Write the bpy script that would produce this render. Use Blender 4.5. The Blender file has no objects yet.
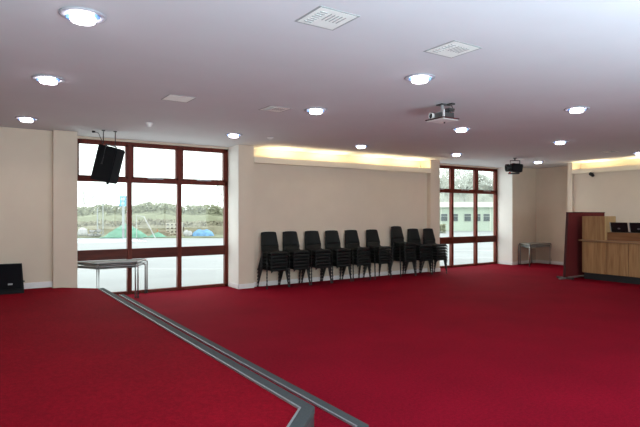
import bpy, bmesh, math, random
from mathutils import Vector, Matrix
R = math.radians
random.seed(7)
SC = bpy.context.scene
COL = SC.collection
FW = Vector((math.sin(R(33.6)), math.cos(R(33.6)), 0))     # the direction the camera looks along
RT = Vector((math.cos(R(33.6)), -math.sin(R(33.6)), 0))
CEIL = 3.02

# ------------------------------------------------------------------ materials
def nodes(name):
    m = bpy.data.materials.new(name); m.use_nodes = True
    nt = m.node_tree
    return m, nt, nt.nodes['Principled BSDF']

def mat(name, col, rough=.6, metal=0, var=.06, scale=12, bump=0, bscale=80, spec=None, sheen=0, emit=None, estr=0, detail=4):
    m, nt, b = nodes(name)
    tc = nt.nodes.new('ShaderNodeTexCoord')
    n = nt.nodes.new('ShaderNodeTexNoise'); n.inputs['Scale'].default_value = scale; n.inputs['Detail'].default_value = detail
    nt.links.new(tc.outputs['Object'], n.inputs['Vector'])
    r = nt.nodes.new('ShaderNodeValToRGB')
    a = tuple(max(0, c * (1 - var)) for c in col) + (1,)
    z = tuple(min(1, c * (1 + var)) for c in col) + (1,)
    r.color_ramp.elements[0].position = .3; r.color_ramp.elements[1].position = .7
    r.color_ramp.elements[0].color = a; r.color_ramp.elements[1].color = z
    nt.links.new(n.outputs['Fac'], r.inputs['Fac'])
    nt.links.new(r.outputs['Color'], b.inputs['Base Color'])
    b.inputs['Roughness'].default_value = rough; b.inputs['Metallic'].default_value = metal
    if spec is not None: b.inputs['Specular IOR Level'].default_value = spec
    if sheen: b.inputs['Sheen Weight'].default_value = sheen
    if bump:
        n2 = nt.nodes.new('ShaderNodeTexNoise'); n2.inputs['Scale'].default_value = bscale
        nt.links.new(tc.outputs['Object'], n2.inputs['Vector'])
        bp = nt.nodes.new('ShaderNodeBump'); bp.inputs['Strength'].default_value = bump; bp.inputs['Distance'].default_value = .01
        nt.links.new(n2.outputs['Fac'], bp.inputs['Height']); nt.links.new(bp.outputs['Normal'], b.inputs['Normal'])
    if emit:
        b.inputs['Emission Color'].default_value = (*emit, 1); b.inputs['Emission Strength'].default_value = estr
    return m

def carpet(name, col):
    m, nt, b = nodes(name)
    tc = nt.nodes.new('ShaderNodeTexCoord')
    def noise(s, d):
        n = nt.nodes.new('ShaderNodeTexNoise'); n.inputs['Scale'].default_value = s; n.inputs['Detail'].default_value = d
        nt.links.new(tc.outputs['Object'], n.inputs['Vector']); return n
    fine, coarse, mid = noise(150, 3), noise(1.1, 3), noise(38, 5)
    r = nt.nodes.new('ShaderNodeValToRGB')
    r.color_ramp.elements[0].position = .32; r.color_ramp.elements[1].position = .68
    r.color_ramp.elements[0].color = (*[c * .45 for c in col], 1); r.color_ramp.elements[1].color = (*[c * 1.55 for c in col], 1)
    mx = nt.nodes.new('ShaderNodeMath'); mx.operation = 'MULTIPLY_ADD'; mx.inputs[1].default_value = .55
    m3 = nt.nodes.new('ShaderNodeMath'); m3.operation = 'MULTIPLY'; m3.inputs[1].default_value = .30
    m4 = nt.nodes.new('ShaderNodeMath'); m4.operation = 'MULTIPLY_ADD'; m4.inputs[1].default_value = .15
    nt.links.new(mid.outputs['Fac'], m3.inputs[0])
    nt.links.new(coarse.outputs['Fac'], m4.inputs[0]); nt.links.new(m3.outputs[0], m4.inputs[2])
    nt.links.new(fine.outputs['Fac'], mx.inputs[0]); nt.links.new(m4.outputs[0], mx.inputs[2])
    nt.links.new(mx.outputs[0], r.inputs['Fac']); nt.links.new(r.outputs['Color'], b.inputs['Base Color'])
    bp = nt.nodes.new('ShaderNodeBump'); bp.inputs['Strength'].default_value = .4; bp.inputs['Distance'].default_value = .006
    nt.links.new(fine.outputs['Fac'], bp.inputs['Height']); nt.links.new(bp.outputs['Normal'], b.inputs['Normal'])
    b.inputs['Roughness'].default_value = .95; b.inputs['Specular IOR Level'].default_value = .04
    b.inputs['Sheen Weight'].default_value = .0; b.inputs['Sheen Tint'].default_value = (1, .35, .5, 1)
    return m

def wood(name, c0, c1, axis='Z', rough=.42, scale=1.0):
    m, nt, b = nodes(name)
    tc = nt.nodes.new('ShaderNodeTexCoord'); mp = nt.nodes.new('ShaderNodeMapping')
    s = {'X': (1.2, 14, 14), 'Y': (14, 1.2, 14), 'Z': (9, 9, .8)}[axis]
    mp.inputs['Scale'].default_value = [v * scale for v in s]
    n = nt.nodes.new('ShaderNodeTexNoise'); n.inputs['Scale'].default_value = 2.2; n.inputs['Detail'].default_value = 6; n.inputs['Distortion'].default_value = .7
    r = nt.nodes.new('ShaderNodeValToRGB')
    r.color_ramp.elements[0].position = .3; r.color_ramp.elements[1].position = .72
    r.color_ramp.elements[0].color = (*c0, 1); r.color_ramp.elements[1].color = (*c1, 1)
    nt.links.new(tc.outputs['Object'], mp.inputs['Vector']); nt.links.new(mp.outputs['Vector'], n.inputs['Vector'])
    nt.links.new(n.outputs['Fac'], r.inputs['Fac']); nt.links.new(r.outputs['Color'], b.inputs['Base Color'])
    b.inputs['Roughness'].default_value = rough; b.inputs['Specular IOR Level'].default_value = .25
    return m

def glass_mat():
    m = bpy.data.materials.new('window_glass'); m.use_nodes = True
    nt = m.node_tree; nt.nodes.clear()
    o = nt.nodes.new('ShaderNodeOutputMaterial'); t = nt.nodes.new('ShaderNodeBsdfTransparent'); g = nt.nodes.new('ShaderNodeBsdfGlossy')
    t.inputs['Color'].default_value = (.95, .985, .965, 1); g.inputs['Roughness'].default_value = .02
    lw = nt.nodes.new('ShaderNodeLayerWeight'); lw.inputs['Blend'].default_value = .5
    pw = nt.nodes.new('ShaderNodeMath'); pw.operation = 'POWER'; pw.inputs[1].default_value = 4
    f = nt.nodes.new('ShaderNodeMath'); f.operation = 'MULTIPLY_ADD'; f.inputs[1].default_value = .4; f.inputs[2].default_value = .02
    nt.links.new(lw.outputs['Facing'], pw.inputs[0]); nt.links.new(pw.outputs[0], f.inputs[0])
    mx = nt.nodes.new('ShaderNodeMixShader')
    nt.links.new(f.outputs[0], mx.inputs[0]); nt.links.new(t.outputs[0], mx.inputs[1]); nt.links.new(g.outputs[0], mx.inputs[2])
    nt.links.new(mx.outputs[0], o.inputs['Surface'])
    return m

M = dict(
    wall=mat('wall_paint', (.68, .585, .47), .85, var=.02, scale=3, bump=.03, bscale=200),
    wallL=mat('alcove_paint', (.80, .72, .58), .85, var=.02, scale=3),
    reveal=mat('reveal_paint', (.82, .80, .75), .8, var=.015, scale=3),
    ceil=mat('ceiling_paint', (.65, .67, .68), .9, var=.015, scale=2),
    skirt=mat('white_gloss', (.80, .79, .78), .45, var=.02),
    carpet=carpet('red_carpet', (.215, .0034, .0150)),
    carpet2=carpet('stage_carpet', (.215, .0034, .0120)),
    frame=wood('mahogany_frame', (.09, .0105, .004), (.155, .021, .008), 'Z', .5),
    spandrel=wood('mahogany_panel', (.06, .0075, .003), (.11, .016, .006), 'X', .5),
    glass=glass_mat(),
    alu=mat('aluminium_edge', (.060, .068, .070), .85, metal=0, spec=.15, var=.1, scale=60),
    aluhi=mat('aluminium_bright', (.26, .275, .285), .5, metal=.3, spec=.3, var=.06, scale=60),
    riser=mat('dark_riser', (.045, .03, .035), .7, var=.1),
    black=mat('black_plastic', (.0075, .0085, .009), .5, var=.15, scale=30),
    blackseat=mat('black_seat_plastic', (.0085, .0105, .0105), .62, var=.15, scale=40, bump=.05, bscale=300, spec=.25),
    blackmetal=mat('black_steel', (.006, .0065, .007), .4, var=.1),
    cab=mat('black_cabinet', (.006, .0068, .0085), .7, var=.15, scale=60, bump=.1, bscale=250, spec=.2),
    grille=mat('black_grille', (.0055, .006, .0085), .85, var=.3, scale=200, spec=.1),
    badge=mat('grey_badge', (.30, .31, .33), .35, metal=.3),
    steel=mat('tube_steel', (.34, .35, .34), .35, metal=.75, var=.05),
    tabletop=mat('grey_laminate', (.36, .38, .37), .22, var=.05, scale=30),
    tableedge=mat('dark_edge', (.045, .045, .045), .5),
    white=mat('white_plastic', (.78, .78, .76), .5, var=.02),
    vent=mat('vent_white', (.90, .95, .88), .55, var=.03),
    ventdark=mat('vent_gap', (.42, .45, .43), .8),
    ventrim=mat('vent_rim', (.36, .39, .38), .6),
    trimring=mat('ring_white', (.42, .43, .47), .5, var=.02),
    lamp=mat('lit_diffuser', (.9, .9, .9), .4, emit=(1.0, .93, 1.0), estr=11),
    bluecup=mat('blue_glow_glass', (.14, .30, .65), .3, emit=(.25, .48, 1.0), estr=.35),  # faint glow put into the bracket material, not a lamp itself
    oak=wood('oak_panel', (.27, .145, .06), (.46, .275, .13), 'Z', .4, .7),
    oakedge=wood('oak_edge', (.29, .165, .085), (.42, .26, .145), 'Y', .4),
    oaklight=wood('oak_return', (.46, .30, .14), (.57, .385, .19), 'Z', .42, .6),
    oakdark=wood('oak_box', (.20, .085, .035), (.28, .13, .055), 'Y', .42, .7),
    plinth=mat('black_plinth', (.012, .013, .015), .6),
    burg=mat('burgundy_fabric', (.125, .006, .0075), .9, var=.18, scale=60, bump=.2, bscale=300),
    burgdark=mat('burgundy_edge', (.05, .005, .007), .7),
    screen=mat('black_lid', (.006, .0065, .008), .3, var=.1),
    silver=mat('silver_edge', (.42, .42, .43), .4, metal=.4),
    projgrey=mat('projector_grey', (.30, .32, .31), .5),
    projpale=mat('projector_pale', (.8, .82, .78), .5),
    lens=mat('lens_glass', (.01, .01, .012), .08),
    red=mat('red_knob', (.3, .02, .02), .5),
    # out of doors
    tarmac=mat('wet_tarmac', (.315, .33, .34), .7, var=.10, scale=.35, detail=8),
    verge=mat('rough_grass', (.17, .185, .115), .95, var=.35, scale=.8, detail=8),
    bank=mat('brown_bank', (.23, .215, .15), .95, var=.2, scale=1.6, detail=8),
    leaf=mat('hedge_leaf', (.275, .29, .195), .9, var=.12, scale=1.2),
    leaf2=mat('hazed_leaf', (.42, .44, .39), .9, var=.25, scale=.9),  # distant haze mixed into the leaf colour
    bark=mat('hazed_bark', (.55, .57, .53), .9, var=.2, scale=5),  # bark lightened, the far haze is put into its colour
    bark2=mat('grey_bark', (.5, .5, .47), .9, var=.15, scale=5),
    tarpg=mat('green_tarp', (.115, .285, .20), .6, var=.2, scale=1.5),
    tarpb=mat('blue_tarp', (.13, .30, .52), .6, var=.3, scale=2.5),
    sack=mat('white_sack', (.48, .48, .49), .8, var=.1, scale=3),
    block=mat('pale_block', (.46, .43, .36), .9, var=.15, scale=6),
    rubble=mat('grey_rubble', (.28, .28, .28), .95, var=.3, scale=3),
    pole=mat('galvanised', (.33, .36, .37), .6, var=.05),
    sign=mat('blue_sign', (.13, .40, .58), .5),
    signw=mat('pale_sign', (.5, .55, .6), .5),
    orange=mat('orange_plastic', (.42, .16, .08), .6),
    timber=mat('pale_timber', (.36, .30, .23), .9),
    bwall=mat('pale_green_render', (.47, .55, .46), .9, var=.04, scale=.7),
    fascia=mat('cream_fascia', (.70, .72, .64), .8, var=.04, scale=1),
    bpane=mat('dim_pane', (.075, .10, .105), .25, var=.25, scale=1),
    bframe=mat('pale_frame', (.42, .46, .42), .6),
    marking=mat('white_line', (.55, .55, .56), .8),
)

# ------------------------------------------------------------------ mesh helpers
def link(name, bm, m, parent=None, smooth=False, bevel=0, recalc=True):
    if recalc: bmesh.ops.recalc_face_normals(bm, faces=bm.faces)
    me = bpy.data.meshes.new(name); bm.to_mesh(me); bm.free()
    for x in (m if isinstance(m, (list, tuple)) else [m]): me.materials.append(x)
    if smooth:
        for p in me.polygons: p.use_smooth = True
    o = bpy.data.objects.new(name, me); COL.objects.link(o)
    if parent: o.parent = parent
    if bevel:
        b = o.modifiers.new('bevel', 'BEVEL'); b.width = bevel; b.segments = 2; b.limit_method = 'ANGLE'
    return o

def box(bm, lo, hi, mi=0, mtx=None):
    vs = []
    for z in (lo[2], hi[2]):
        for x, y in ((lo[0], lo[1]), (hi[0], lo[1]), (hi[0], hi[1]), (lo[0], hi[1])):
            v = Vector((x, y, z)); vs.append(bm.verts.new(mtx @ v if mtx else v))
    for f in ((3, 2, 1, 0), (4, 5, 6, 7), (0, 1, 5, 4), (1, 2, 6, 5), (2, 3, 7, 6), (3, 0, 4, 7)):
        bm.faces.new([vs[i] for i in f]).material_index = mi

def prism(bm, pts, z0, z1, mi=0, mtx=None):
    f = lambda x, y, z: bm.verts.new(mtx @ Vector((x, y, z)) if mtx else (x, y, z))
    a = [f(x, y, z0) for x, y in pts]; b = [f(x, y, z1) for x, y in pts]
    n = len(pts)
    bm.faces.new(a[::-1]).material_index = mi; bm.faces.new(b).material_index = mi
    for i in range(n): bm.faces.new((a[i], a[(i + 1) % n], b[(i + 1) % n], b[i])).material_index = mi

def tube(bm, pts, rad, n=8, mi=0, cap=True):
    pts = [Vector(p) for p in pts]
    rads = rad if isinstance(rad, (list, tuple)) else [rad] * len(pts)
    rings = []
    for i, p in enumerate(pts):
        d = ((pts[min(i + 1, len(pts) - 1)] - p).normalized() + (p - pts[max(i - 1, 0)]).normalized())
        d = d.normalized() if d.length > 1e-6 else Vector((0, 0, 1))
        up = Vector((0, 0, 1)) if abs(d.z) < .9 else Vector((1, 0, 0))
        u = d.cross(up).normalized(); v = d.cross(u)
        rings.append([bm.verts.new(p + (u * math.cos(2 * math.pi * k / n) + v * math.sin(2 * math.pi * k / n)) * rads[i]) for k in range(n)])
    for a, b in zip(rings, rings[1:]):
        for k in range(n): bm.faces.new((a[k], a[(k + 1) % n], b[(k + 1) % n], b[k])).material_index = mi
    if cap:
        bm.faces.new(rings[0][::-1]).material_index = mi; bm.faces.new(rings[-1]).material_index = mi

def lathe(bm, prof, n=28, mi=0, mtx=None):
    rings = []
    for r, z in prof:
        rings.append([bm.verts.new((mtx @ Vector((r * math.cos(2 * math.pi * k / n), r * math.sin(2 * math.pi * k / n), z))) if mtx else
                                   (r * math.cos(2 * math.pi * k / n), r * math.sin(2 * math.pi * k / n), z)) for k in range(n)])
    for a, b in zip(rings, rings[1:]):
        for k in range(n): bm.faces.new((a[k], a[(k + 1) % n], b[(k + 1) % n], b[k])).material_index = mi
    if prof[0][0] > 1e-4: bm.faces.new(rings[0][::-1]).material_index = mi
    if prof[-1][0] > 1e-4: bm.faces.new(rings[-1]).material_index = mi

def one(fn, *a, **k):
    bm = bmesh.new(); fn(bm, *a, **k); return bm

def boxes(*bs):
    bm = bmesh.new()
    for lo, hi in bs: box(bm, lo, hi)
    return bm

def tag(o, label, cat, group=None):
    o['label'] = label; o['category'] = cat
    if group: o['group'] = group
    return o

def thing(name, label, cat, loc=(0, 0, 0), rz=0, group=None):
    o = bpy.data.objects.new(name, None); COL.objects.link(o); o.empty_display_size = .1
    o.location = loc; o.rotation_euler = (0, 0, rz)
    return tag(o, label, cat, group)

def struct(o):
    o['kind'] = 'structure'; return o

def dup(root, loc, rz, label):
    r = root.copy(); COL.objects.link(r); r.location = loc; r.rotation_euler = (0, 0, rz); r['label'] = label
    for ch in list(root.children):
        c = ch.copy(); COL.objects.link(c); c.parent = r
        for g in list(ch.children):
            d = g.copy(); COL.objects.link(d); d.parent = c
    return r

# ------------------------------------------------------------------ the room
XL, XR, YR = -3.0, 15.0, -4.0            # left wall, right wall, rear wall
YF, YW, YA = 9.98, 10.53, 10.11          # pilaster face, window plane, alcove wall
struct(link('floor', boxes(((XL - .2, YR - .2, -.12), (XR + .2, 10.62, 0))), M['carpet']))
struct(link('ceiling', boxes(((XL - .2, YR - .2, CEIL), (XR + .2, 10.9, CEIL + .15))), M['ceil']))
LZ0, LZ1 = 2.665, 2.79                  # light shelf
w = boxes(((XL, 10.11, 0), (1.12, 10.7, CEIL)), ((1.12, YF, 0), (1.5, 10.7, CEIL)),
          ((4.59, YF, 0), (4.94, 10.7, CEIL)), ((10.2, YF, 0), (10.55, 10.7, CEIL)),
          ((4.94, YA, 0), (10.2, 10.7, LZ0)), ((13.71, YF, 0), (13.93, 10.7, CEIL)), ((13.93, 10.04, 0), (XR + .2, 10.7, CEIL)),
          ((1.5, 10.5, 2.975), (4.59, 10.7, CEIL)), ((10.55, 10.5, 2.975), (13.71, 10.7, CEIL)))
struct(link('wall_back', w, M['wall']))
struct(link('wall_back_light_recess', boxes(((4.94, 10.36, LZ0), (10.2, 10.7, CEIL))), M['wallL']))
# bright plaster skins of the window reveals
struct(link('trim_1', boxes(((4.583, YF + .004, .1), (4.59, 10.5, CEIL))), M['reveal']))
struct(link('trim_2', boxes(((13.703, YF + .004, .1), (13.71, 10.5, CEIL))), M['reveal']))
# light shelf along the alcove: upstand lip and bottom board
def prof_x(bm, x0, x1, prof, mtx=None):
    a = [bm.verts.new(mtx @ Vector((x0, y, z)) if mtx else (x0, y, z)) for y, z in prof]
    b = [bm.verts.new(mtx @ Vector((x1, y, z)) if mtx else (x1, y, z)) for y, z in prof]
    n = len(prof); bm.faces.new(a); bm.faces.new(b[::-1])
    for i in range(n): bm.faces.new((a[i], b[i], b[(i + 1) % n], a[(i + 1) % n]))
def shelf_prof(y0, y1): return [(y0, LZ0), (y1, LZ0), (y1, LZ0 + .02), (y0 + .03, LZ0 + .02), (y0 + .03, LZ1), (y0, LZ1)]
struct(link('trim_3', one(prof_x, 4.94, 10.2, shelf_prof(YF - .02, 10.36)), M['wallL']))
# right wall with its own light shelf
RX, RY = 14.1, 8.44                      # face of the projecting right wall and where it ends
struct(link('wall_right', boxes(((XR, YR, 0), (XR + .2, 10.04, CEIL)), ((RX, 8.30, 0), (XR, RY, CEIL)), ((RX + .06, YR, 0), (XR, 8.30, 2.70))), M['wall']))
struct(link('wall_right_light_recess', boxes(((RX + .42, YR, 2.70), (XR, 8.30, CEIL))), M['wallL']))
mt = Matrix.Translation((RX - .02, 8.30, .035)) @ Matrix.Rotation(R(-90), 4, 'Z')
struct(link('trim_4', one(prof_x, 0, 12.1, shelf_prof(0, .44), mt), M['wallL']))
struct(link('wall_left', boxes(((XL - .2, YR, 0), (XL, 10.7, CEIL))), M['wall']))
# rear wall, behind the camera, with a broad window
struct(link('wall_rear', boxes(((XL, YR - .2, 0), (XR + .2, YR, .8)), ((XL, YR - .2, 2.85), (XR + .2, YR, CEIL)),
                               ((XL, YR - .2, .8), (-1.5, YR, 2.85)), ((10, YR - .2, .8), (XR + .2, YR, 2.85))), M['wall']))
# skirtings
SK = .1
struct(link('baseboard_back', boxes(
    ((XL, 10.092, .3), (1.12, 10.11, .3 + SK)), ((1.105, YF - .018, 0), (1.5, YF, SK)),
    ((4.572, YF - .018, 0), (4.94, YF, SK)), ((4.572, YF - .018, 0), (4.59, 10.48, SK)),
    ((4.94, YA - .018, 0), (10.2, YA, SK)), ((10.2, YF - .018, 0), (10.56, YF, SK)),
    ((13.692, YF - .018, 0), (13.945, YF, SK)), ((13.692, YF - .018, 0), (13.71, 10.48, SK)), ((13.945, 10.022, 0), (XR, 10.04, SK))), M['skirt'], bevel=.004))
struct(link('baseboard_right', boxes(((XR - .018, RY, 0), (XR, 10.02, SK)), ((RX - .018, 8.30, 0), (RX, RY + .015, SK)), ((RX + .042, YR, 0), (RX + .06, 8.30, SK))), M['skirt'], bevel=.004))

# ------------------------------------------------------------------ windows
def window(name, x0, x1, mull, y=YW):
    t = struct(thing(name, '', 'window', (0, 0, 0)))
    if 'label' in t: del t['label']
    del t['category']
    y0, y1 = y, y + .09
    zt = 2.975
    bs = [((x0, y0, 0), (x0 + .075, y1, zt)), ((x1 - .075, y0, 0), (x1, y1, zt)),
          ((x0, y0, zt - .06), (x1, y1, zt)), ((x0, y0, 0), (x1, y1, .06)), ((x0, y0, 2.185), (x1, y1, 2.265))]
    link('window_frame', boxes(*bs), M['frame'], t, bevel=.006)
    for a in mull:
        link('mullion', boxes(((a - .042, y0 - .012, 0), (a + .042, y1, zt - .06))), M['frame'], t, bevel=.006)
    link('spandrel_panel', boxes(((x0 + .07, y0 + .01, .69), (x1 - .07, y1 - .01, .89))), M['spandrel'], t, bevel=.006)
    xs = [x0 + .075] + [v for a in mull for v in (a - .042, a + .042)] + [x1 - .075]
    for k in range(0, len(xs), 2):
        a, b = xs[k], xs[k + 1]
        s = link('top_light_sash', boxes(((a, y0 - .008, 2.265), (a + .035, y1 - .02, 2.915)), ((b - .035, y0 - .008, 2.265), (b, y1 - .02, 2.915)),
                                         ((a, y0 - .008, 2.265), (b, y1 - .02, 2.30)), ((a, y0 - .008, 2.89), (b, y1 - .02, 2.915))), M['frame'], t)
        link('sash_stay', boxes((((a + b) / 2 - .16, y0 - .03, 2.268), ((a + b) / 2 + .16, y0 - .009, 2.288))), M['silver'], s)
        link('pane', boxes(((a + .03, y + .05, 2.29), (b - .03, y + .054, 2.90))), M['glass'], t)
        link('pane', boxes(((a - .005, y + .05, .885), (b + .005, y + .054, 2.19))), M['glass'], t)
        link('pane', boxes(((a - .005, y + .05, .055), (b + .005, y + .054, .695))), M['glass'], t)
window('window_1', 1.5, 4.59, (2.52, 3.515))
window('window_2', 10.55, 13.705, (11.66, 12.72))
t3 = bpy.data.objects.new('window_3', None); COL.objects.link(t3); struct(t3)
link('window_frame', boxes(((-1.5, YR - .12, .8), (10, YR - .04, .87)), ((-1.5, YR - .12, 2.78), (10, YR - .04, 2.85)),
                           *[((x - .04, YR - .12, .8), (x + .04, YR - .04, 2.85)) for x in (-1.46, .8, 3.1, 5.4, 7.7, 9.96)]), M['frame'], t3)
link('pane', boxes(((-1.45, YR - .09, .86), (9.95, YR - .086, 2.79))), M['glass'], t3)

# ------------------------------------------------------------------ stage
HS, H1 = .30, .15
up = [(XL + .01, 10.085), (1.10, 10.085), (1.10, 9.955), (1.24, 9.955), (1.82, 9.43), (1.849, 2.86), (-.95, .06), (XL + .01, .06)]
lowp = [(XL + .01, 9.97), (1.72, 9.97), (2.17, 9.52), (2.19, 2.72), (-.82, -.29), (XL + .01, -.29)]
st = thing('stage', 'low red carpeted stage with metal edge strips and one step at its edge', 'stage', (0, 0, 0))
link('step', one(prism, lowp, 0.001, H1), M['carpet'], st)
link('platform', one(prism, up, H1, HS), M['carpet2'], st)
def strip(pa, pb, ina, inb, z, name, m, th=.012, drop=.03):
    """flat nosing between the outer line pa-pb and the inner line ina-inb, with a short turned-down front"""
    bm = bmesh.new(); prism(bm, [pa, pb, inb, ina], z, z + th)
    d = (Vector(pb) - Vector(pa)).normalized(); n = Vector((d.y, -d.x))
    if n.dot(Vector(pa) - Vector(ina)) < 0: n = -n
    q = lambda p, s: (p[0] + n.x * s, p[1] + n.y * s)
    prism(bm, [pa, pb, q(pb, .008), q(pa, .008)], z - drop, z + th)
    return link(name, bm, m, st)
def miter(P, i, w):
    a, b, c = (Vector(P[(i + k) % len(P)]) for k in (-1, 0, 1))
    n1 = Vector(((b - a).y, -(b - a).x)).normalized(); n2 = Vector(((c - b).y, -(c - b).x)).normalized()
    m = (n1 + n2).normalized(); k = w / max(.3, m.dot(n1)); p = b + m * k
    return (p.x, p.y)
for P, z, wd, sides in ((up, HS, .075, (4, 5)), (lowp, H1, .065, (2, 3))):
    for i in sides:
        ia, ib = miter(P, i, wd), miter(P, i + 1, wd)
        strip(P[i], P[i + 1], ia, ib, z, 'nosing', M['alu'])
        ja, jb = miter(P, i, wd + .014), miter(P, i + 1, wd + .014)
        bm = one(prism, [ia, ib, jb, ja], z, z + .015); link('edge_trim', bm, M['aluhi'], st)['label'] = 'bright inner line of the stage edge strip'
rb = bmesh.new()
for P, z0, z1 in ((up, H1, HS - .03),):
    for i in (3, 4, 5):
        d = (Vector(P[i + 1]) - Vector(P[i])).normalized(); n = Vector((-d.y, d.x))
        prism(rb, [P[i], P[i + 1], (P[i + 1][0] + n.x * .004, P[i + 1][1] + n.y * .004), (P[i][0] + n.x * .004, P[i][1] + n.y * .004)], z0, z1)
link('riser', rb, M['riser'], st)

# ------------------------------------------------------------------ stacking chairs
PITCH = .071
def chair_shell(v0, v1):
    prof = [(-.250, .368, .203), (-.248, .402, .206), (-.228, .420, .207), (-.12, .421, .207), (0, .416, .207), (.08, .419, .207), (.14, .440, .208),
            (.178, .476, .208), (.200, .52, .208), (.213, .565, .207), (.222, .61, .204), (.236, .68, .198), (.247, .76, .189), (.254, .812, .183), (.257, .828, .173)]
    bm = bmesh.new(); rows = []
    for i in range(v0, v1 + 1):
        y, z, hw = prof[i]; row = []
        seat = i <= 7
        for k in range(-5, 6):
            u = k / 5
            e = abs(u) ** 3
            if seat: p = (u * hw, y, z - .012 * (1 - u * u) * (0 if i < 3 else 1) - (.036 if abs(k) == 5 else 0))
            else: p = (u * hw, y - .03 * e * max(0, 1 - (i - 8) / 6) + .012 * (1 - u * u), z - .012 * e * (1 if i >= 13 else 0))
            row.append(bm.verts.new(p))
        rows.append(row)
    for a, b in zip(rows, rows[1:]):
        for k in range(10): bm.faces.new((a[k], a[k + 1], b[k + 1], b[k]))
    bmesh.ops.recalc_face_normals(bm, faces=bm.faces)
    bmesh.ops.solidify(bm, geom=bm.faces[:], thickness=.006)
    return bm
def make_chair():
    t = thing('stacking_chair', 'x', 'chair', (0, 0, 0), 0, 'black chairs stacked along the wall')
    link('seat', chair_shell(0, 8), M['blackseat'], t, smooth=True)
    link('backrest', chair_shell(8, 14), M['blackseat'], t, smooth=True)
    for sx in (-1, 1):
        for top, foot in (((.218, -.10, .402), (.262, -.175, .004)), ((.218, .12, .402), (.258, .258, .004))):
            bm = bmesh.new(); s = lambda p: (p[0] * sx, p[1], p[2])
            tube(bm, [s(top), s(foot)], .010, 6)
            lg = link('leg', bm, M['blackmetal'], t, smooth=True)
            d = (Vector(s(foot)) - Vector(s(top))).normalized()
            bm = bmesh.new(); f = Vector(s(foot)); tube(bm, [f - d * .045, f], [.0145, .0155], 6); link('foot_cap', bm, M['black'], lg)
    bm = bmesh.new()
    for y in (-.10, .12): tube(bm, [(-.218, y, .402), (-.19, y, .388), (.19, y, .388), (.218, y, .402)], .009, 6)
    for x in (-.12, .12): tube(bm, [(x, -.10, .39), (x, .12, .39)], .007, 6)
    link('seat_frame', bm, M['blackmetal'], t, smooth=True)
    return t
chair0 = make_chair()
stacks = [(5.33, 6, 0), (5.87, 6, 1), (6.44, 6, -1), (7.00, 6, 0), (7.58, 6, 1), (8.23, 6, 2), (9.04, 7, 3), (9.60, 6, -2), (10.06, 6, 1)]
ords = ['first', 'second', 'third', 'fourth', 'fifth', 'sixth', 'seventh', 'eighth', 'last']
first = True
for si, (x, n, rot) in enumerate(stacks):
    for k in range(n):
        top = n - 1 - k
        pos = 'bottom chair' if k == 0 else ('top chair' if top == 0 else ['', 'second chair from the top', 'third chair from the top', 'fourth chair from the top', 'fifth chair from the top', 'sixth chair from the top'][top])
        if si == 6: lab = f'black plastic stacking chair, {pos} of the tallest stack by the wall'
        elif si == 8: lab = f'black plastic stacking chair, {pos} of the last stack, beside the window'
        else: lab = f'black plastic stacking chair, {pos} of the {ords[si]} stack from left'
        loc = (x + .002 * random.uniform(-1, 1), 9.69 if si == 8 else 9.80, k * PITCH); rz = R(rot)
        if first:
            chair0.location = loc; chair0.rotation_euler.z = rz; chair0['label'] = lab; first = False
        else: dup(chair0, loc, rz, lab)

# ------------------------------------------------------------------ trapezoid tables
def make_table(label, long_, short_, depth, h, loc, rz, group, inset=.03):
    """long edge at +y, short edge at -y"""
    t = thing('trapezoid_table', label, 'table', loc, rz, group)
    a, b, d = long_ / 2, short_ / 2, depth / 2
    P = [(-b, -d), (b, -d), (a, d), (-a, d)]
    link('tabletop', one(prism, P, h - .02, h), M['tabletop'], t, bevel=.003)
    bm = bmesh.new()
    for i in range(4):
        p, q = Vector(P[i]), Vector(P[(i + 1) % 4]); c = Vector((0, 0))
        p2, q2 = p * .985, q * .985
        prism(bm, [tuple(p2), tuple(q2), tuple(q2 * .96), tuple(p2 * .96)], h - .032, h - .0205)
    link('edge_band', bm, M['tableedge'], t)
    bm = bmesh.new(); Q = [Vector(p) * .93 for p in P]
    for i in range(4):
        p, q = Q[i], Q[(i + 1) % 4]; tube(bm, [(p.x, p.y, h - .045), (q.x, q.y, h - .045)], .0125, 8)
    link('rail', bm, M['steel'], t, smooth=True)
    for x, y in P:
        f = 1 - inset / math.hypot(x, y); bm = bmesh.new()
        tube(bm, [(x * f * .93, y * f * .93, h - .036), (x * f, y * f, h - .055), (x * f, y * f, .012)], .0145, 10)
        lg = link('leg', bm, M['steel'], t, smooth=True)
        bm = bmesh.new(); tube(bm, [(x * f, y * f, .03), (x * f, y * f, 0)], .017, 10); link('foot_cap', bm, M['tableedge'], lg)
    return t
g = 'trapezoid tables stacked in twos'
make_table('trapezoid table with steel tube legs, upper of the two below the large window', 1.31, .70, .50, .69, (2.18, 10.24, 0), 0, g, -.012)
make_table('trapezoid table, lower of the two stacked below the large window behind the stage', 1.27, .66, .47, .625, (2.18, 10.24, 0), 0, g, .012)
make_table('trapezoid table with steel tube legs, upper of two in the far corner', 1.24, .72, .50, .665, (14.36, 9.72, 0), R(184), g, -.012)
make_table('trapezoid table, lower of two stacked in the far corner by the wall', 1.20, .68, .47, .60, (14.36, 9.72, 0), R(184), g, .012)

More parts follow.
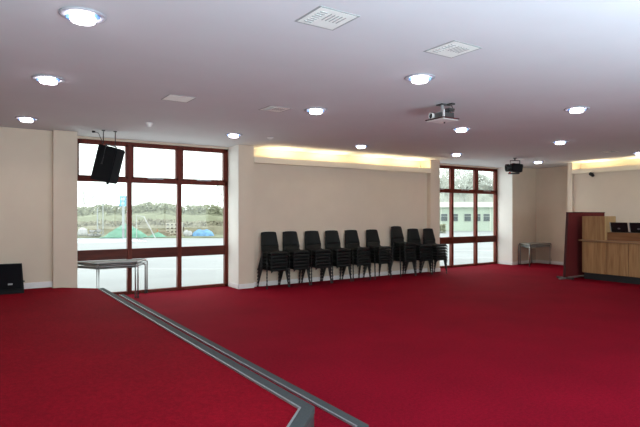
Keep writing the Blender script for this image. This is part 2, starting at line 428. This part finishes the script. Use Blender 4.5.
# ------------------------------------------------------------------ loudspeakers
# floor wedge on the stage
t = thing('floor_monitor', 'black wedge loudspeaker with small grey badge standing on the stage floor', 'speaker', (.34, 9.80, HS), R(-4))
pr = [(-.20, 0), (.20, 0), (.20, .05), (.02, .46), (-.20, .46)]
pr = [(-.21, 0), (.21, 0), (.21, .06), (-.12, .445), (-.12, .45), (-.21, .45)]
mt = Matrix.Rotation(R(180), 4, 'Z')
bm = bmesh.new(); prof_x(bm, -.33, .33, pr, mt); bmesh.ops.scale(bm, vec=(1, 1, 1), verts=bm.verts)
for v in bm.verts: v.co.x *= 1 - .10 * v.co.z / .46
link('cabinet', bm, M['cab'], t, bevel=.012)
# the sloping grille face runs from (y=-.21,z=.06) up to (y=.12,z=.455)
gm = Matrix.Translation((0, -.045, .258)) @ Matrix.Rotation(math.atan2(.395, .33), 4, 'X')
gr = link('grille', one(box, (-.29, -.235, .001), (.29, .235, .010), 0, gm), M['grille'], t, bevel=.004)
link('badge', one(box, (-.03, -.165, .010), (.035, -.138, .016), 0, gm @ Matrix.Translation((.135, 0, 0))), M['badge'], gr)
for s in (-1, 1):
    bm = bmesh.new(); tube(bm, [(s * .318, .04, .16), (s * .332, .04, .16), (s * .332, .13, .16), (s * .318, .13, .16)], .009, 8); link('handle', bm, M['black'], t)
# hung from the ceiling in front of window 1
t = thing('hanging_loudspeaker', 'large black loudspeaker tilted and hung from the ceiling before the left window', 'speaker', (1.92, 9.62, CEIL))
ctr = Matrix.Translation((.0, .0, -.575)) @ Matrix.Rotation(R(-36), 4, 'Z') @ Matrix.Rotation(R(14), 4, 'Y')
def spk_plan(bm, pts, z0, z1, **k): prism(bm, pts, z0, z1, 0, ctr)
plan = [(.175, -.175), (.175, .175), (-.175, .12), (-.175, -.12)]
link('cabinet', one(spk_plan, plan, -.31, .31), M['cab'], t, bevel=.014)
link('grille', one(box, (.176, -.162, -.29), (.189, .162, .29), 0, ctr), M['grille'], t, bevel=.005)
bm = bmesh.new()
P = lambda *v: tuple(ctr @ Vector(v))
tube(bm, [P(0, -.195, -.02), P(0, -.195, .33), P(0, .195, .33), P(0, .195, -.02)], .013, 6)
link('yoke', bm, M['blackmetal'], t)
for q in ((-.10, -.1, .33), (.06, .02, .33)):
    bm = bmesh.new(); a = Vector(P(*q)); tube(bm, [a, (a.x, a.y, -.012)], .008, 6); lathe(bm, [(.03, -.014), (.03, 0)], 12, 0, Matrix.Translation((a.x, a.y, 0)))
    link('hanger', bm, M['blackmetal'], t)
bm = bmesh.new(); a = Vector(P(-.18, .0, .02)); tube(bm, [a, a + Vector((-.05, 0, -.06)), a + Vector((-.075, 0, -.15)), a + Vector((-.05, 0, -.21)), Vector(P(-.178, 0, -.14))], .008, 6)
link('cable', bm, M['black'], t, smooth=True)
bm = bmesh.new(); a = Vector(P(-.19, .08, .3)); tube(bm, [a, a + Vector((-.02, .02, .1)), (-.12, .1, -.03), (-.20, .1, -.012)], .006, 6); lathe(bm, [(.028, -.03), (.028, 0)], 10, 0, Matrix.Translation((-.20, .1, 0)))
link('cable', bm, M['black'], t, smooth=True)
link('adjuster_knob', one(lathe, [(.022, 0), (.022, .03), (.012, .034)], 12, 0, ctr @ Matrix.Translation((0.1, -.02, -.345))), M['black'], t)

# ------------------------------------------------------------------ ceiling fittings
ring = one(lathe, [(.098, -.001), (.150, -.001), (.158, -.004), (.158, -.012), (.150, -.016), (.120, -.013), (.110, -.004)], 36)
def make_light():
    t = thing('downlight', 'x', 'ceiling light', (0, 0, CEIL), 0, 'round recessed downlights')
    link('trim_ring', ring, M['trimring'], t, smooth=True)
    link('diffuser', one(lathe, [(.080, -.001), (.088, -.038), (.080, -.052), (.05, -.056), (.0005, -.058)], 32), M['lamp'], t, smooth=True)
    for a in (R(-34), R(146), R(56)):
        link('bracket', one(box, (.088, -.022, -.030), (.114, .022, -.006), 0, Matrix.Rotation(a, 4, 'Z')), M['bluecup'], t)
    return t
l0 = make_light()
spots = [(.65, 4.08, 'lit round downlight at the top left corner, largest of all in view'),
         (.65, 6.2, 'lit round downlight nearest left edge, second from the top left corner'),
         (.65, 8.98, 'lit round downlight above the left wall, lowest at the left edge'),
         (3.91, 3.98, 'lit round downlight between the slatted vent and the projector'),
         (3.93, 6.02, 'lit round downlight just right of the small square ceiling panel'),
         (3.92, 8.74, 'lit round downlight above the right side of the large left window'),
         (6.87, 3.98, 'lit round downlight high on the right, first in line right of projector'),
         (6.86, 6.0, 'lit round downlight just below and right of the projector'),
         (6.82, 8.69, 'lit round downlight above the long light shelf and chair stacks'),
         (9.74, 5.99, 'lit round downlight midway between the projector and right wall light shelf'),
         (9.66, 8.6, 'lit round downlight above the left part of the far window'),
         (12.98, 8.63, 'lit round downlight by the far corner, beside the stage spotlight'),
         (13.04, 6.02, 'lit round downlight at right edge, before the right wall light shelf')]
for i, (x, y, lab) in enumerate(spots):
    if i == 0: l0.location = (x, y, CEIL); l0['label'] = lab
    else: dup(l0, (x, y, CEIL), 0, lab)

def vent(x, y, lab, s=.17, slats=True, core=.10):
    t = thing('ceiling_vent', lab, 'vent', (x, y, CEIL), 0, 'square ceiling vents')
    bm = bmesh.new()
    for k, (a, b) in enumerate((((-s, -s), (s, -s + .014)), ((-s, s - .014), (s, s)), ((-s, -s + .014), (-s + .014, s - .014)), ((s - .014, -s + .014), (s, s - .014)))):
        box(bm, (*a, -.004), (*b, -.001))
    link('frame', bm, M['ventrim'], t)
    link('face_plate', boxes(((-s + .016, -s + .016, -.0045), (s - .016, s - .016, -.001))), M['vent'], t)
    if slats:
        bm = bmesh.new()
        for k in range(7):
            yy = -.105 + k * .035
            box(bm, (-.125, yy, -.0075), (-.065, yy + .015, -.0046)); 
        link('slat', bm, M['ventdark'], t)
        bm = bmesh.new()
        for k in range(5):
            xx = -.03 + k * .032
            box(bm, (xx, -.10, -.0075), (xx + .007, .03, -.0046))
        link('louvre', bm, M['ventrim'], t)
    return t
vent(2.165, 3.165, 'white square ceiling vent with dark slats at the top of the view', .175)
vent(3.49, 3.15, 'white square ceiling vent above and right of the centre, near the projector', .178)
vent(2.12, 6.39, 'plain pale square ceiling panel left of centre, toward the left window', .172, False)
vent(3.44, 6.30, 'small plain square ceiling vent just left of a downlight, mid ceiling', .172)
vent(12.25, 6.3, 'faint square ceiling vent before the right wall light shelf', .172)

t = thing('smoke_detector', 'small white smoke detector on ceiling above the left window', 'smoke detector', (2.3, 8.36, CEIL))
link('base', one(lathe, [(.0005, -.001), (.052, -.001), (.052, -.022), (.045, -.03), (.0005, -.03)], 20), M['white'], t, smooth=False)
link('sensor_cap', one(lathe, [(.034, -.03), (.036, -.05), (.028, -.066), (.0005, -.068)], 20), M['white'], t)
t = thing('ceiling_sensor', 'tiny white round sensor on ceiling by the left end of light shelf', 'sensor', (4.66, 8.72, CEIL))
link('base', one(lathe, [(.0005, -.001), (.06, -.001), (.06, -.012), (.05, -.018), (.0005, -.018)], 20), M['white'], t)
link('dome', one(lathe, [(.03, -.018), (.026, -.03), (.0005, -.036)], 16), M['white'], t)

# projector
t = thing('projector', 'grey ceiling projector on a short bracket, lens turned left', 'projector', (5.13, 4.81, CEIL)); t.scale = (.92, .92, 1)
zb = -.222
link('body', boxes(((-.115, -.125, zb + .026), (.115, .14, zb + .105))), M['projgrey'], t, bevel=.014)
link('base_plate', boxes(((-.148, -.165, zb), (.148, .165, zb + .010))), M['projpale'], t, bevel=.006)
link('base_rim', boxes(((-.158, -.178, zb + .0105), (.158, .178, zb + .0255))), M['burgdark'], t)
ml = Matrix.Translation((-.115, .085, zb + .066)) @ Matrix.Rotation(R(-90), 4, 'Y')
ln = link('lens_barrel', one(lathe, [(.046, 0), (.046, .028), (.036, .034), (.034, .02), (.0005, .02)], 24, 0, ml), M['white'], t)
link('lens', one(lathe, [(.034, .022), (.026, .030), (.0005, .033)], 20, 0, ml), M['lens'], ln, smooth=True)
bm = bmesh.new()
for k in range(6): box(bm, (-.1185, -.115 + k * .024, zb + .04), (-.1145, -.102 + k * .024, zb + .09))
link('air_grille', bm, M['tableedge'], t)
link('side_panel', boxes(((-.10, -.132, zb + .032), (.10, -.1255, zb + .10))), M['tableedge'], t)
link('strut', boxes(((-.135, -.16, zb + .0255), (-.119, -.135, zb + .125))), M['white'], t)
link('adapter_box', boxes(((-.02, -.15, zb + .125), (.10, -.03, zb + .155))), M['tableedge'], t, bevel=.006)
bm = boxes(((-.11, -.13, zb + .112), (.11, -.105, zb + .124)), ((-.11, .105, zb + .112), (.11, .13, zb + .124)), ((-.015, -.13, zb + .112), (.015, .13, zb + .124)))
br = link('mounting_arm', bm, M['tableedge'], t)
bm = bmesh.new(); tube(bm, [(0, 0, zb + .12), (0, 0, -.012)], .022, 12); link('drop_tube', bm, M['silver'], t)
link('ceiling_plate', boxes(((-.06, -.06, -.014), (.06, .06, -.001)), ((.03, -.16, -.022), (.09, -.05, -.001))), M['tableedge'], t)
bm = bmesh.new(); tube(bm, [(.10, -.06, zb + .11), (.13, -.09, -.06), (.08, -.10, -.02)], .006, 6); link('cable', bm, M['black'], t)
link('foot', one(lathe, [(.012, zb - .018), (.012, zb)], 10, 0, Matrix.Translation((.08, .03, 0))), M['tableedge'], t)

# stage spotlight near the far window
t = thing('stage_spotlight', 'black stage spotlight hung from the ceiling by the far window', 'spotlight', (11.62, 8.42, CEIL), R(-34))
bm = bmesh.new(); tube(bm, [(-.09, 0, -.28), (-.09, 0, -.07), (.155, 0, -.07), (.155, 0, -.28)], .013, 6); link('yoke', bm, M['blackmetal'], t)
bm = bmesh.new(); tube(bm, [(.03, 0, -.07), (.03, 0, -.012)], .016, 8); lathe(bm, [(.05, -.014), (.05, -.001)], 16, 0, Matrix.Translation((.03, 0, 0))); link('hanger', bm, M['blackmetal'], t)
mb = Matrix.Translation((.03, -.02, -.255)) @ Matrix.Rotation(R(8), 4, 'Y')
link('lamp_housing', one(box, (-.12, -.13, -.11), (.16, .13, .10), 0, mb), M['cab'], t, bevel=.03)
mn = mb @ Matrix.Translation((-.10, -.02, -.01)) @ Matrix.Rotation(R(-104), 4, 'Y')
bar = link('lens_barrel', one(lathe, [(.075, 0), (.080, .07), (.098, .075), (.098, .145), (.085, .145), (.082, .09), (.0005, .09)], 20, 0, mn), M['black'], t)
link('lens', one(lathe, [(.07, .092), (.05, .105), (.0005, .112)], 18, 0, mn), M['lens'], bar)
link('cooling_fin', boxes(*[((-.02 + k * .03, -.10, -.172), (-.008 + k * .03, .06, -.150)) for k in range(5)]), M['black'], t)
link('gel_frame', one(box, (-.13, -.05, -.20), (.13, .05, -.165), 0, Matrix.Translation((.0, 0, -.22))), M['black'], t)
link('lock_knob', one(lathe, [(.025, 0), (.025, .03), (.0005, .034)], 12, 0, Matrix.Translation((-.12, -.03, -.39)) @ Matrix.Rotation(R(90), 4, 'X')), M['red'], t)
t = thing('ceiling_socket', 'small white round ceiling outlet just above the stage spotlight', 'socket', (12.02, 8.5, CEIL))
link('base', one(lathe, [(.0005, -.001), (.085, -.001), (.085, -.016), (.07, -.022), (.0005, -.022)], 18), M['white'], t)
link('plug', one(lathe, [(.03, -.022), (.03, -.08), (.0005, -.082)], 12), M['white'], t)
# small camera under right light shelf
t = thing('security_camera', 'small black camera under the light shelf on right wall', 'camera', (RX + .02, 7.74, LZ0 + .035))
link('base', boxes(((-.03, -.03, -.02), (.03, .03, 0))), M['tableedge'], t)
mc = Matrix.Translation((-.02, .0, -.055)) @ Matrix.Rotation(R(-70), 4, 'Y')
link('camera_body', one(lathe, [(.0005, -.06), (.042, -.06), (.046, .07), (.036, .075), (.0005, .07)], 16, 0, mc), M['black'], t)
link('bracket', one(tube, [(0, 0, -.015), (-.01, 0, -.045)], .012, 8), M['black'], t)

# ------------------------------------------------------------------ service counter
CX = 12.25
t = thing('service_counter', 'oak fronted service counter with dark plinth and raised end cabinet', 'counter', (CX, 6.97, 0))
LEN = 5.2
link('plinth', boxes(((.05, -LEN, 0), (.62, -.03, .16))), M['plinth'], t)
link('carcass', boxes(((.02, -LEN, .16), (.66, 0, .905))), M['oakdark'], t)
y = -.002
for wd in (.58, .50, .56, .56, .56, .56, .56, .56):
    link('front_panel', boxes(((0, y - wd + .006, .16), (.02, y - .008, .905))), M['oak'], t, bevel=.002); y -= wd
link('ledge', boxes(((-.06, -LEN, .915), (.66, .05, .95))), M['oakedge'], t, bevel=.005)
e = link('end_cabinet', boxes(((.02, -.54, .95), (.50, 0, 1.515))), M['oak'], t, bevel=.003)
link('side_panel', boxes(((.02, -.552, .95), (.50, -.541, 1.515))), M['oaklight'], t)
link('back_upstand', boxes(((.10, -LEN, .95), (.55, -.556, 1.14))), M['oakdark'], t, bevel=.003)

# burgundy screen at the far end of counter
t = thing('partition_screen', 'dark burgundy upright screen with slanted side at far end of counter', 'screen', (0, 7.16, 0))
def xz(bm, pts, y0, y1):
    mm = Matrix.Rotation(R(90), 4, 'X'); prism(bm, pts, -y1, -y0, 0, mm)
link('panel', one(xz, [(11.82, .05), (13.62, .05), (13.62, 1.60), (11.96, 1.60)], -.02, .02), M['burg'], t)
bm = bmesh.new(); xz(bm, [(11.805, .04), (11.83, .04), (11.972, 1.612), (11.946, 1.612)], -.025, .025); xz(bm, [(11.946, 1.598), (13.635, 1.598), (13.635, 1.615), (11.946, 1.615)], -.025, .025)
link('frame', bm, M['burgdark'], t)
for x in (11.88, 13.2): link('foot', boxes(((x - .03, -.20, 0), (x + .03, .22, .05)),), M['tableedge'], t, bevel=.006)
link('base_bar', boxes(((11.63, -.03, .005), (13.38, .03, .04))), M['steel'], t, bevel=.004)

# laptops on the upstand, lids towards the room
def make_laptop(y, lab):
    t = thing('laptop', lab, 'laptop', (CX + .24, y, 1.14), 0, 'laptops on the counter')
    link('keyboard_base', boxes(((.0, -.185, 0), (.25, .185, .018))), M['screen'], t, bevel=.004)
    ml = Matrix.Translation((0.0, 0, .016)) @ Matrix.Rotation(R(-14), 4, 'Y')
    lid = link('lid', one(box, (-.012, -.19, 0), (0, .19, .225), 0, ml), M['screen'], t, bevel=.004)
    link('lid_edge', one(box, (-.011, .19, .0), (-.001, .212, .225), 0, ml), M['silver'], lid)
    link('lid_mark', one(lathe, [(.0005, .0125), (.018, .0125), (.018, .0132), (.0005, .0132)], 18, 0, ml @ Matrix.Translation((0, .01, .08)) @ Matrix.Rotation(R(-90), 4, 'Y') @ Matrix.Scale(1.8, 4, (0, 1, 0))), M['badge'], lid)
    return t
make_laptop(6.19, 'black laptop open on the counter, beside the raised oak cabinet')
make_laptop(5.76, 'black laptop open on the counter, farther from the oak cabinet')

# ------------------------------------------------------------------ out of doors
def at(d, u, z=0):
    """ground point at depth d metres and u metres to the side of the view axis"""
    p = FW * d + RT * u; return Vector((p.x, p.y, z))
GZ = -.10
struct(link('car_park', boxes(((-60, 10.75, GZ - .2), (90, 120, GZ))), M['tarmac']))
bm = bmesh.new(); prism(bm, [tuple(at(35.5, -32)[:2]), tuple(at(35.5, 0)[:2]), tuple(at(60, 4)[:2]), tuple(at(60, -45)[:2])], GZ, GZ + .05)
struct(link('ground_verge', bm, M['verge']))
bm = bmesh.new()
for dd in (19.5, 23.5): prism(bm, [tuple(at(dd, -12)[:2]), tuple(at(dd, 12)[:2]), tuple(at(dd + .14, 12)[:2]), tuple(at(dd + .14, -12)[:2])], GZ, GZ + .006)
for dd in (15.6,): prism(bm, [tuple(at(dd, -12)[:2]), tuple(at(dd, 12)[:2]), tuple(at(dd + .1, 12)[:2]), tuple(at(dd + .1, -12)[:2])], GZ, GZ + .006)
struct(link('road_marking', bm, M['marking']))

def leafy(bm, base, ax, L, W, H, n, size, lump):
    rnd = random.Random(int(L * 100 + H * 10))
    nrm = Vector((-ax.y, ax.x, 0))
    for k in range(n):
        a = rnd.uniform(-.5, .5) * L
        hh = H * (1 + lump * (math.sin(a * 1.3) * .5 + math.sin(a * .47 + 1) * .6 + math.sin(a * 3.1) * .25))
        z = hh * rnd.random() ** .7
        p = base + ax * a + nrm * rnd.uniform(-.5, .5) * W * (1 - .5 * z / hh) + Vector((0, 0, z))
        s = size * rnd.uniform(.5, 1.3)
        u = Vector((rnd.gauss(0, 1), rnd.gauss(0, 1), rnd.gauss(0, 1))).normalized(); v = u.orthogonal().normalized()
        bm.faces.new([bm.verts.new(p + q) for q in (-u * s, v * s * .6, u * s, -v * s * .6)])
def hedge(name, d, u0, u1, H, W, n, size, lump, m, label, cat):
    bm = bmesh.new(); c = at(d, (u0 + u1) / 2, GZ); L = u1 - u0
    leafy(bm, c, RT, L, W, H, n, size, lump)
    # twiggy core following the same outline
    N = 60; nr = FW; prev = None
    for k in range(N + 1):
        a = (k / N - .5) * L
        hh = .84 * H * (1 + lump * (math.sin(a * 1.3) * .5 + math.sin(a * .47 + 1) * .6 + math.sin(a * 3.1) * .25))
        b = c + RT * a
        sec = [bm.verts.new(b + nr * q * W * .5 + Vector((0, 0, z))) for q, z in ((-1, 0), (-.75, hh * .7), (0, hh), (.75, hh * .7), (1, 0))]
        if prev:
            for i in range(4): bm.faces.new((prev[i], prev[i + 1], sec[i + 1], sec[i]))
        prev = sec
    return tag(link(name, bm, m, recalc=False), label, cat)
hedge('hedge', 48, -30, -3, 2.45, 3, 15000, .15, .10, M['leaf'], 'long grey green hedge beyond the car park, seen through left window', 'hedge')
hedge('bramble_bank', 42, -26, -3, 1.05, 3, 6000, .16, .12, M['bank'], 'low brown bank of scrub in front of the long hedge', 'scrub')

def tree(base, H, m, label, seed, spread=.55, depth=6, r0=.16):
    rnd = random.Random(seed); wood_bm = bmesh.new(); twig_bm = bmesh.new()
    def grow(p, d, L, r, lev):
        bm = wood_bm if lev < 2 else twig_bm
        mid = p + d * L * .5 + Vector((rnd.gauss(0, 1), rnd.gauss(0, 1), rnd.gauss(0, .5))) * L * .05
        q = p + d * L
        tube(bm, [p, mid, q], [r, r * .85, r * .68], 5 if lev < 2 else 3, cap=False)
        if lev >= depth: return
        for k in range(3 if lev < 4 else 2):
            a = rnd.uniform(0, 2 * math.pi); o = d.orthogonal().normalized(); o = Matrix.Rotation(a, 3, d) @ o
            nd = (d + o * rnd.uniform(.5, 1.2) * spread + Vector((0, 0, .12))).normalized()
            grow(q if k else p + d * L * rnd.uniform(.6, .95), nd, L * rnd.uniform(.66, .86), r * .62, lev + 1)
    grow(Vector((0, 0, 0)), Vector((0, 0, 1)), H * .26, r0, 0)
    t = thing('bare_tree', label, 'tree', base, 0, 'leafless trees outside')
    link('trunk', wood_bm, m, t, smooth=True, recalc=False); link('twigs', twig_bm, m, t, recalc=False)
    return t
tree(at(58, -11.4, GZ), 6.4, M['bark2'], 'faint leafless tree behind hedge, at right side of the left window', 3, .6, 6, .10)
tree(at(58, -26.5, GZ), 6.2, M['bark2'], 'faint leafless tree behind hedge, at left side of the left window', 4, .6, 6, .10)
tree(at(66, 18.0, GZ), 10.0, M['bark'], 'large leafless tree behind the pale building, in middle of far window', 11, .7, 7, .24)
tree(at(78.5, 25.8, GZ), 9.8, M['bark'], 'leafless tree behind the pale building, right part of the far window', 12, .75, 7, .18)
tree(at(60, 14.6, GZ), 8.6, M['bark'], 'leafless tree behind the pale building, left part of the far window', 13, .6, 7, .18)
hedge('hedge', 74, 10, 32, 6.6, 3, 15000, .22, .12, M['leaf2'], 'thicket in pale haze grey rising behind the roof of the pale building', 'hedge')

# pale flat roofed building seen through window 2
BD = 50.0
t = thing('school_building', 'pale green single storey building with flat cream roof edge, through far window', 'building', at(BD, 17, GZ), math.atan2(RT.y, RT.x))
link('wall', boxes(((-9, 0, 0), (11, 7, 2.30))), M['bwall'], t)
link('roof_fascia', boxes(((-9.3, -.45, 2.28), (11.3, 7.3, 2.78))), M['fascia'], t)
k = 0
for px in (444.0, 454.5, 467.5, 477.5, 486.5, 496.5, 506, 435, 425):
    x = (px - 320) / 519 * BD - 17; hw = .30 if px in (477.5, 496.5) else .34
    f = link('window', boxes(((x - hw, -.06, .92), (x + hw, .02, 1.66))), M['bframe'], t)
    link('pane', boxes(((x - hw + .04, -.075, .96), (x + hw - .04, -.06, 1.40)), ((x - hw + .04, -.075, 1.44), (x + hw - .04, -.06, 1.62))), M['bpane'], f)
for px in (441, 473.5, 490, 502):
    x = (px - 320) / 519 * BD - 17
    link('downpipe', boxes(((x - .03, -.07, 0), (x + .03, 0, 2.28))), M['fascia'], t)
bm = bmesh.new(); leafy(bm, at(44, 10.3, GZ), RT, .7, .6, .72, 700, .08, .1)
link_ = link('shrub', bm, M['leaf'], recalc=False); tag(link_, 'small green shrub at the left edge of the far window', 'shrub')

# heap under green sheeting
def heap(name, base, L, W, H, m, label, cat, seed, peaks, pw_=.9):
    bm = bmesh.new(); rnd = random.Random(seed); N, K = 26, 12; grid = []
    for i in range(N + 1):
        row = []
        for j in range(K + 1):
            a, b = i / N * 2 - 1, j / K * 2 - 1
            h = max(max(0, 1 - math.hypot((a - pa) / pw, b)) * ph for pa, pw, ph in peaks)
            z = H * h ** pw_ + (rnd.uniform(-.05, .05) * H if h > 0.02 else 0)
            row.append(bm.verts.new(RT * a * L / 2 + FW * b * W / 2 + Vector((0, 0, max(z, 0)))))
        grid.append(row)
    for i in range(N):
        for j in range(K): bm.faces.new((grid[i][j], grid[i + 1][j], grid[i + 1][j + 1], grid[i][j + 1]))
    o = link(name, bm, m); o.location = base; return tag(o, label, cat)
D = 36.0
uu = lambda px, d: (px - 320) / 519 * d
heap('tarpaulin_heap', at(D, uu(126, D), GZ + .05), 3.0, 2.2, .98, M['tarpg'], 'mound covered with green tarpaulin across the car park', 'tarpaulin', 1, [(0, 1, 1), (.3, .6, .75)])
heap('tarpaulin_heap', at(D + .2, uu(157, D), GZ + .05), 1.1, 1.4, .36, M['tarpg'], 'small flat fold of green tarpaulin right of the green mound', 'tarpaulin', 2, [(0, 1, 1), (-.6, .4, .7)])
heap('tarpaulin_heap', at(38, uu(203.5, 38), GZ + .05), 1.5, 1.2, .50, M['tarpb'], 'low pile under crumpled blue tarpaulin, right part of left window', 'tarpaulin', 3, [(-.4, .7, 1), (.3, .7, .95), (0, .5, .8)], .45)
for i, (px, w_, h_, lab) in enumerate(((186.3, .34, .46, 'white sack beside the blue tarpaulin, nearer the brick stack'), (189.8, .30, .40, 'white sack touching the left end of blue tarpaulin'), (82.5, .55, .62, 'white builders sack at the left edge of the left window'))):
    bm = bmesh.new(); lathe(bm, [(.0005, 0), (w_ * .52, 0), (w_ * .6, h_ * .3), (w_ * .52, h_ * .75), (w_ * .22, h_ * .95), (.0005, h_)], 12)
    for v in bm.verts: v.co += Vector((random.uniform(-.03, .03), random.uniform(-.03, .03), 0))
    o = link('sack', bm, M['sack'], smooth=True); o.location = at(37.5, uu(px, 37.5), GZ + .05); tag(o, lab, 'sack', 'white sacks outside')
# stack of pierced building blocks on a pallet
t = thing('block_stack', 'stack of pale pierced building blocks by middle of left window', 'bricks', at(39, uu(175, 39), GZ + .05), math.atan2(RT.y, RT.x))
link('pallet', boxes(((-.65, -.5, .0), (.65, .5, .03)), ((-.65, -.5, .09), (.65, .5, .12)), ((-.65, -.5, .03), (-.5, .5, .09)), ((.5, -.5, .03), (.65, .5, .09)), ((-.08, -.5, .03), (.08, .5, .09))), M['timber'], t)
for r in range(3):
    bm = bmesh.new()
    for c in range(4):
        x = -.60 + c * .305
        z = .12 + r * .27
        box(bm, (x, -.3, z), (x + .285, .3, z + .08)); box(bm, (x, -.3, z + .19), (x + .285, .3, z + .265)); box(bm, (x, -.3, z + .08), (x + .07, .3, z + .19)); box(bm, (x + .215, -.3, z + .08), (x + .285, .3, z + .19))
    link('block_course', bm, M['block'], t)
link('hole_shade', boxes(((-.59, -.05, .12), (.6, .29, .9))), M['riser'], t)  # dark slab put in to give the block holes their shade
t = thing('timber_pile', 'low pile of pale timber between the green tarpaulin and block stack', 'timber', at(37.5, uu(163, 37.5), GZ + .05), math.atan2(RT.y, RT.x))
for i, (x0, z) in enumerate(((-.5, 0), (-.45, .1), (-.3, .2), (-.42, .3))): link('plank', boxes(((x0, -.3, z), (x0 + 1.0 - .12 * i, .3, z + .08))), M['timber'], t)
o = link('traffic_cone', one(lathe, [(.0005, 0), (.17, 0), (.17, .04), (.11, .04), (.03, .5), (.0005, .5)], 14), M['orange'], smooth=False); o.location = at(36.8, uu(157.5, 36.8), GZ + .05); tag(o, 'small orange cone right of the green tarpaulin', 'cone')
# rubble pile
for i in range(9):
    s = random.uniform(.12, .24); bm = bmesh.new(); bmesh.ops.create_icosphere(bm, subdivisions=1, radius=s)
    for v in bm.verts: v.co = Vector((v.co.x * 1.2, v.co.y, v.co.z * .8)) * random.uniform(.8, 1.15)
    o = link('rubble_lump', bm, M['rubble']); o.location = at(36.6 + random.uniform(-.3, .3), uu(88 + i * 1.5, 36.6), GZ + .05 + s * .7 + (0.26 if i % 3 == 1 else 0))
    tag(o, 'grey lump of rubble in heap left of the green mound', 'rubble', 'rubble lumps')
# posts, sign and leaning barrier
def post(px, d, h, r, lab, sign=False):
    t = thing('post', lab, 'post', at(d, uu(px, d), GZ), math.atan2(RT.y, RT.x))
    link('pole', one(tube, [(0, 0, 0), (0, 0, h)], r, 8), M['pole'], t)
    if sign:
        s = link('sign_plate', boxes(((-.24, -.07, h - .70), (.24, -.05, h - .02))), M['sign'], t, bevel=.02)
        link('sign_emblem', boxes(((-.13, -.074, h - .30), (.13, -.0705, h - .14)), ((-.10, -.074, h - .58), (.10, -.0705, h - .44))), M['signw'], s)
    else: link('base', boxes(((-r * 2, -r * 2, 0), (r * 2, r * 2, .06))), M['pole'], t)
post(123.3, 34, 2.85, .085, 'grey post carrying a blue sign, left panes of left window', True)
post(103, 40, 3.0, .04, 'thin grey post at left of the blue sign, nearer the sign')
post(97.5, 40, 2.1, .05, 'thin grey post at left of the blue sign, farther left')
t = thing('site_barrier', 'thin white tubular frame leaning over the green tarpaulin', 'barrier', at(34.5, uu(149, 34.5), GZ + .05), math.atan2(RT.y, RT.x))
link('upright', one(tube, [(.42, 0, 0), (-.33, 0, 1.42)], .03, 6), M['sack'], t)
link('cross_rail', one(tube, [(-.33, 0, 1.42), (-.95, .3, 1.5)], .022, 6), M['sack'], t)
link('rear_leg', one(tube, [(-.95, .3, 1.5), (-1.0, .5, 0)], .02, 6), M['sack'], t)

# ------------------------------------------------------------------ light
wd = bpy.data.worlds.new('overcast_sky'); SC.world = wd; wd.use_nodes = True
nt = wd.node_tree; bg = nt.nodes['Background']
tc = nt.nodes.new('ShaderNodeTexCoord'); nz = nt.nodes.new('ShaderNodeTexNoise'); nz.inputs['Scale'].default_value = 2
rp = nt.nodes.new('ShaderNodeValToRGB'); rp.color_ramp.elements[0].color = (.93, .97, 1, 1); rp.color_ramp.elements[1].color = (1, 1, 1, 1)
nt.links.new(tc.outputs['Generated'], nz.inputs['Vector']); nt.links.new(nz.outputs['Fac'], rp.inputs['Fac']); nt.links.new(rp.outputs['Color'], bg.inputs['Color'])
bg.inputs['Strength'].default_value = 2.7

def area(name, loc, rot, sx, sy, power, col, spread=180):
    l = bpy.data.lights.new(name, 'AREA'); l.shape = 'RECTANGLE'; l.size = sx; l.size_y = sy; l.energy = power; l.color = col; l.spread = R(spread)
    o = bpy.data.objects.new(name, l); COL.objects.link(o); o.location = loc; o.rotation_euler = rot; return o
# daylight from the broad window behind the camera, and an added upward fill
area('rear_window_light', (4.2, YR + .05, 1.8), (R(104), 0, 0), 11, 1.9, 250, (.86, .95, 1.0))
area('ceiling_fill', (1.6, -2.0, .45), (R(180), 0, 0), 8.6, 3.6, 1280, (.62, .85, 1.0))  # unseen lamp put in to brighten and cool the ceiling
# daylight pouring in at the two windows
area('left_window_light', (3.05, 10.66, 1.6), (R(-90), 0, 0), 2.9, 2.6, 38, (.93, .97, 1.0))
area('far_window_light', (12.15, 10.66, 1.6), (R(-90), 0, 0), 2.9, 2.6, 38, (.93, .97, 1.0))
# warm tubes in the two light shelves
for x in (5.75, 7.0, 8.42, 9.62):
    area('shelf_tube', (x, 10.12, LZ0 + .07), (R(205), 0, 0), .8, .05, 8.5, (1.0, .80, .48))
for i in range(5):
    area('shelf_tube', (RX + .14, 7.7 - i * 1.3, 2.775), (R(180), R(-25), 0), .05, .8, 8, (1.0, .80, .48))
# downlight beams
for x, y, _ in spots:
    l = bpy.data.lights.new('downlight_beam', 'SPOT'); l.energy = 20; l.spot_size = R(150); l.spot_blend = .9; shadow_soft_size = .08; l.color = (1, .88, .80)
    o = bpy.data.objects.new('downlight_beam', l); COL.objects.link(o); o.location = (x, y, CEIL - .075)

# ------------------------------------------------------------------ camera
cam = bpy.data.cameras.new('camera'); cam.sensor_width = 36; cam.lens = 519 / 640 * 36; cam.clip_end = 300
co = bpy.data.objects.new('camera', cam); COL.objects.link(co)
co.location = (0, 0, 1.58); co.rotation_euler = (R(90), 0, R(-33.6))
SC.camera = co
SC.view_settings.view_transform = 'Standard'; SC.view_settings.look = 'None'; SC.view_settings.exposure = 0
SC.cycles.use_denoising = True
SC.cycles.max_bounces = 8; SC.cycles.diffuse_bounces = 5; SC.cycles.transparent_max_bounces = 16
